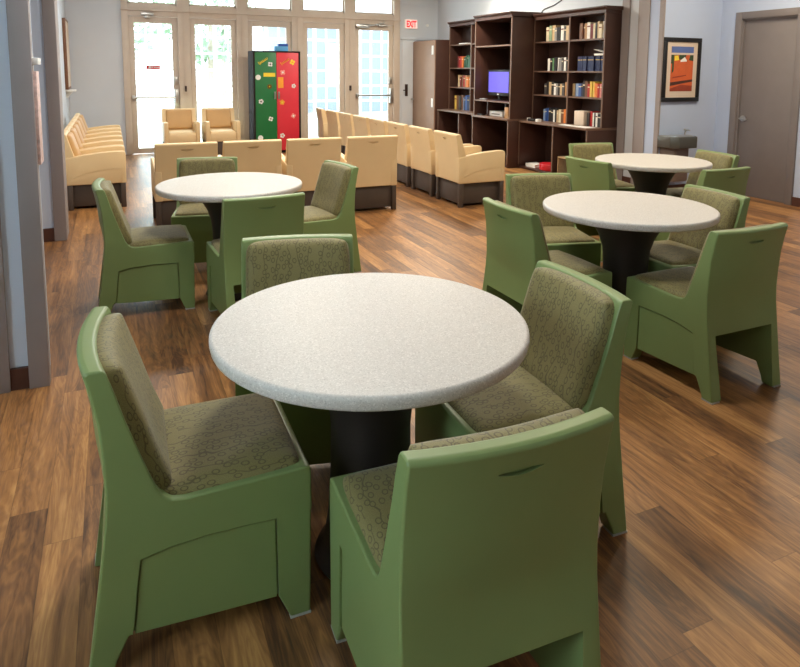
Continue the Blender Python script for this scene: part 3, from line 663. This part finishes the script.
def script(x0, z0, x1, z1, m, par):
    b = MB(); n = 46; pts = []
    L = math.hypot(x1-x0, z1-z0); ux, uz = (x1-x0)/L, (z1-z0)/L
    for k in range(n+1):
        f = k/n; ph = f*2*PI*6.5; amp = .017 if k > 5 else .03
        u = f*L+.008*math.sin(ph+1.2); v = amp*math.sin(ph)
        pts.append((x0-OX+ux*u-uz*v, ys-.002, z0+uz*u+ux*v))
    b.tube(pts, .006, 5); b.build('cursive_writing', m, par)
script(2.365, 1.575, 2.523, 1.675, M['yellow'], dg); script(2.755, 1.572, 2.905, 1.665, M['orange'], dr)
for xx, par in ((2.645, dg), (2.715, dr)):
    MB().tube([(xx-OX, ys-.002, 1.07), (xx-OX, ys-.03, 1.06), (xx-OX, ys-.03, .99), (xx-OX, ys-.002, .98)], .009, 8).box(xx-.014-OX, xx+.014-OX, ys-.006, ys, .96, 1.09).build('handle', M['metal'], par)
t = thing('tissue_box', 'blue tissue box on top of the locker', 'tissue box', (2.80, 11.52, 1.80))
MB().box(-.115, .105, -.06, .06, 0, .085, .004).build('carton', M['tissue'], t); MB().box(-.06, .106, -.061, .061, .085, .13, .004).build('lid', M['tissued'], t)

# ------------------------------------------------------------------ exit sign
t = thing('exit_sign', 'lit exit sign with red letters on the back wall', 'exit sign', (5.58, 12.06, 2.31))
MB().box(-.14, .14, 0, .04, 0, .19, .006).build('housing', M['white'], t)
MB().box(-.115, .132, -.003, 0, .012, .178).build('face', M['exitface'], t, 0)
cu = bpy.data.curves.new('exit_text', 'FONT'); cu.body = 'EXIT'; cu.size = .19; cu.align_x = 'CENTER'; cu.align_y = 'CENTER'; cu.extrude = .002; cu.offset = .009; cu.space_character = 1.0
fo = bpy.data.objects.new('exit_text', cu); COL.objects.link(fo)
dg_ = bpy.context.evaluated_depsgraph_get(); me = bpy.data.meshes.new_from_object(fo.evaluated_get(dg_)); bpy.data.objects.remove(fo, do_unlink=True)
xs_ = [v.co.x for v in me.vertices]; ys_ = [v.co.y for v in me.vertices]; sx = .218/(max(xs_)-min(xs_)); sy = .135/(max(ys_)-min(ys_)); mx = (max(xs_)+min(xs_))/2; my = (max(ys_)+min(ys_))/2
for v in me.vertices: v.co = Vector(((v.co.x-mx)*sx+.008, -.004-v.co.z*.5, (v.co.y-my)*sy+.095))
me.materials.clear(); me.materials.append(M['exitred']); link('letters', me, t)
simple('wall_sensor', 'small round sensor on the wall right of the exit sign', 'sensor', MB().lathe([(.03, 0), (.028, -.02)], 16, (0, 0, 0), 'y'), M['white'], None, 35, (5.96, 12.099, 2.39))

# ------------------------------------------------------------------ print, fountain, left-wall things
t = thing('framed_print', 'black framed abstract print in orange and blue on the alcove wall', 'picture', (6.305, 5.868, 1.124))
w, h = .60, .765
b = MB(); f = .05
b.box(-w/2, w/2, -.03, 0, 0, f, .004); b.box(-w/2, w/2, -.03, 0, h-f, h, .004); b.box(-w/2, -w/2+f, -.03, 0, f, h-f, .004); b.box(w/2-f, w/2, -.03, 0, f, h-f, .004); b.build('frame', M['black'], t)
MB().box(-w/2+f, w/2-f, -.014, -.002, f, h-f).build('mat_board', M['cream'], t, 0)
x0, x1, z0, z1 = -.175, .185, .125, .66; hh = z1-z0; ww = x1-x0
b = MB(); yb = -.0155
b.box(x0, x1, yb, -.014, z0, z1, 0, M['apricot'])
def pp(pts, m, k): b.prism([(x0+u*ww, z0+v*hh) for u, v in pts], 'y', yb-.0006*k, yb, 0, 3, m)
pp([(0, .86), (1, .86), (1, 1), (0, 1)], M['blue'], 1); pp([(0, .815), (1, .815), (1, .86), (0, .86)], M['cream'], 1)
pp([(0, .62), (.13, .62), (.13, .80), (.4, .815), (0, .815)], M['leaf'], 1); pp([(.05, .40), (.13, .45), (.13, .7), (.05, .72)], M['leaf'], 2)
pp([(.35, .70), (.62, .74), (.68, .815), (.35, .815)], M['leaf'], 1); pp([(.8, .70), (1, .68), (1, .815), (.85, .815)], M['leaf'], 1)
pp([(.15, .68), (.36, .70), (.3, .80), (.15, .79)], M['yellow'], 2); pp([(.42, .66), (.7, .67), (.7, .70), (.6, .77), (.42, .69)], M['paper'], 2)
pp([(0, 0), (1, 0), (1, .12), (.5, .15), (0, .06)], M['rust'], 1); pp([(0, .2), (1, .27), (1, .22), (.4, .16), (0, .12)], M['base'], 2); pp([(.1, .32), (.7, .37), (.7, .35), (.1, .29)], M['rust'], 2)
b.build('artwork', M['apricot'], t, 0)
t = thing('drinking_fountain', 'grey steel drinking fountain on the alcove wall, under the print', 'drinking fountain', (6.205, 5.865, 0))
b = MB(); b.prism([(-.22, 0), (.20, 0), (.20, -.20), (.13, -.28), (-.15, -.28), (-.22, -.20)], 'z', .585, .72, .01); b.build('basin', M['steel'], t)
b = MB().prism([(-.19, -.02), (.17, -.02), (.17, -.17), (.11, -.25), (-.13, -.25), (-.19, -.17)], 'z', .72, .725); b.build('drain_tray', M['metal'], t)
MB().prism([(-.17, 0), (.13, 0), (.09, -.2), (-.12, -.2)], 'z', .18, .59, .008).build('lower_panel', M['fpanel'], t)
MB().tube([(.17, -.05, .715), (.17, -.06, .765), (.17, -.09, .785), (.165, -.13, .78)], .009, 8).lathe([(.014, 0), (.014, .02)], 12, (.17, -.05, .775)).build('spout', M['metal'], t)
# narrow framed picture seen edge-on, and a flyer rack on the pier end
t = thing('framed_picture', 'narrow wooden framed picture on the left wall above the tan chairs', 'picture', (-.63, 11.55, 1.15))
MB().box(0, .045, -.38, .38, 0, 1.08, .004).build('frame', bm_('brown'), t); MB().box(.045, .047, -.34, .34, .04, 1.04).build('picture', M['cream'], t, 0)
t = thing('wall_ledge', 'small white ledge on the left wall under the framed picture', 'ledge', (-.63, 11.3, 1.10))
MB().box(0, .14, -.15, .15, .02, .045, .004).build('board', M['white'], t); MB().prism([(0, -.08), (.02, -.08), (.11, .02), (0, .02)], 'y', -.012, .012).build('bracket', M['white'], t)
t = thing('flyer_holder', 'pink and white flyers in a clear holder on the nearest pier', 'flyer holder', (-.312, 3.385, 1.02))
MB().box(-.016, -.008, -.065, .065, 0, .52).build('back_plate', M['white'], t, 0)
MB().box(-.008, .012, -.06, .06, .02, .44, .002).build('flyers', M['flyer'], t)
MB().box(-.018, .022, -.065, .065, .47, .50, .003).build('clip', M['white'], t)
b = MB().tube([(6.192, 8.56, 2.34), (6.192, 8.53, 2.41), (6.192, 8.47, 2.437), (6.192, 8.25, 2.47), (6.192, 8.06, 2.53), (6.192, 7.95, 2.66), (6.192, 7.9, 3.29)], .007, 8)
simple('cable', 'thin dark cable running up the wall above the right bookcase', 'cable', b, M['black'])
# wall lamp above the television cabinet
t = thing('wall_lamp', 'wall lamp glowing above the television cabinet', 'lamp', (6.2, 9.62, 2.70))
MB().box(-.03, 0, -.06, .06, 0, .12, .006).build('bracket', M['metal'], t)
MB().lathe([(.095, .0), (.10, .0), (.10, .16), (.095, .16), (.095, 0)], 28, (-.12, 0, 0), caps=False).build('shade', M['white'], t)
MB().lathe([(.02, .03), (.04, .06), (.04, .1), (.02, .12)], 18, (-.12, 0, 0)).build('bulb', M['lamp'], t)

# ------------------------------------------------------------------ ceiling lights
def ceil_light(x, y, power, color, label, first=[None]):
    if first[0] is None:
        t = thing('ceiling_light', label, 'ceiling light', (x, y, CZ), 0, 'ceiling lights')
        b = MB(); b.box(-.32, .32, -.32, -.29, -.05, 0); b.box(-.32, .32, .29, .32, -.05, 0); b.box(-.32, -.29, -.29, .29, -.05, 0); b.box(.29, .32, -.29, .29, -.05, 0); b.build('frame', M['white'], t, 0)
        MB().box(-.29, .29, -.29, .29, -.035, -.02).build('diffuser', M['lamp'], t, 0); first[0] = t
    else: t = dup(first[0], (x, y, CZ), 0, label)
    l = bpy.data.lights.new('ceiling_lamp', 'AREA'); l.shape = 'SQUARE'; l.size = .58; l.energy = power; l.color = color
    o = bpy.data.objects.new('ceiling_lamp', l); COL.objects.link(o); o.location = (x, y, CZ-.06)
warm, mid, neu = (1, .85, .62), (1, .91, .76), (1, .97, .94)
for i, (x, y, p, c) in enumerate([(1.0, 3.0, 38, neu), (3.3, 4.0, 30, warm), (5.9, 4.3, 36, warm), (1.6, 6.4, 72, mid), (4.5, 8.9, 95, mid), (5.8, -.5, 20, warm), (.3, -.9, 1.5, neu), (.2, 9.6, 22, neu)]):
    ceil_light(x, y, p, c, 'square ceiling light over %s' % ['the foreground', 'the right table', 'the farthest table', 'the tan chairs', 'the bookcases', 'the plank floor at right', 'the entrance', 'the locker'][i])
l = bpy.data.lights.new('wall_lamp_light', 'POINT'); l.energy = 26; l.color = (1, .9, .7); l.shadow_soft_size = .04
o = bpy.data.objects.new('wall_lamp_light', l); COL.objects.link(o); o.location = (6.08, 9.62, 2.715)

# ------------------------------------------------------------------ outside
struct('ground', MB().box(-20, 30, 12.25, 45, -.15, -.02), M['pave'], 'pale ground outside the glazed doors')
b = MB(); YS = 14.2
for k in range(31): x = -1.2+k*.27; wdt = .035 if k % 4 == 0 else .014; b.box(x-wdt, x+wdt, YS-.02, YS+.02, -.02, 2.75)
for z in (.05, .42, .78, 1.12, 1.46, 1.80, 2.14, 2.48, 2.72): b.box(-1.25, 6.95, YS-.018, YS+.018, z-.022, z+.022)
simple('porch_screen', 'white gridded porch screen outside the glazed doors', 'porch screen', b, M['screenw'], None, 0)
t = thing('house', 'pale blue house beyond the porch screen at right', 'house', (10, 22, 0))
MB().box(-4, 6, 0, 6, -.02, 3.4).build('wall', M['siding'], t, 0); MB().prism([(-4.4, 3.4), (6.4, 3.4), (1, 5.6)], 'y', -.4, 6.4).build('roof', M['roof'], t, 0)
for x in (-2.6, -.2, 2.4): f_ = MB().box(x-.5, x+.5, -.04, .0, 1.0, 2.4).build('window', M['white'], t, 0); MB().box(x-.42, x+.42, -.05, -.04, 1.08, 2.32).build('pane', bm_('light blue'), f_, 0)
def tree(x, y, h, r, label):
    t = thing('tree', label, 'tree', (x, y, -.02), 0, 'trees outside')
    MB().lathe([(.16, 0), (.12, h*.4), (.06, h*.75)], 12).build('trunk', M['bark'], t)
    b = MB()
    for k in range(620):
        a, c_ = random.uniform(0, 2*PI), random.uniform(-1, 1); rr = r*random.uniform(.5, 1)**.5; s_ = math.sqrt(1-c_*c_)
        p = Vector((rr*s_*math.cos(a), rr*s_*math.sin(a), h*.68+rr*c_*.9)); u = Vector((random.gauss(0, 1), random.gauss(0, 1), random.gauss(0, 1))).normalized(); v = u.orthogonal().normalized(); e = random.uniform(.10, .2)
        vs = [b.bm.verts.new(p+q) for q in (u*e, v*e*.6, -u*e, -v*e*.6)]; b.bm.faces.new(vs)
    m_ = b.mesh('foliage', M['foliage'], 0, False); link('foliage', m_, t)
tree(.1, 18.5, 4.6, 1.6, 'tree seen through the far left glazed door'); tree(3.1, 22.5, 4.4, 1.5, 'tree seen through the second glazed door'); tree(-3.4, 26, 5.5, 2.4, 'tree farthest left outside the glazed doors'); tree(5.6, 36, 6.0, 2.2, 'tree behind the porch screen beside the house')

# ------------------------------------------------------------------ world, view
w = bpy.data.worlds.new('sky'); sc.world = w; w.use_nodes = True
bg = w.node_tree.nodes['Background']; bg.inputs[0].default_value = (.80, .93, 1.0, 1); bg.inputs[1].default_value = 8.0
sc.view_settings.view_transform = 'Standard'; sc.view_settings.look = 'None'; sc.view_settings.gamma = 1; sc.view_settings.use_curve_mapping = False
sc.view_settings.exposure = 0.45
cy = sc.cycles; cy.use_denoising = True; cy.max_bounces = 10; cy.diffuse_bounces = 5; cy.glossy_bounces = 4; cy.transparent_max_bounces = 12; cy.sample_clamp_indirect = 4; cy.caustics_reflective = False; cy.caustics_refractive = False
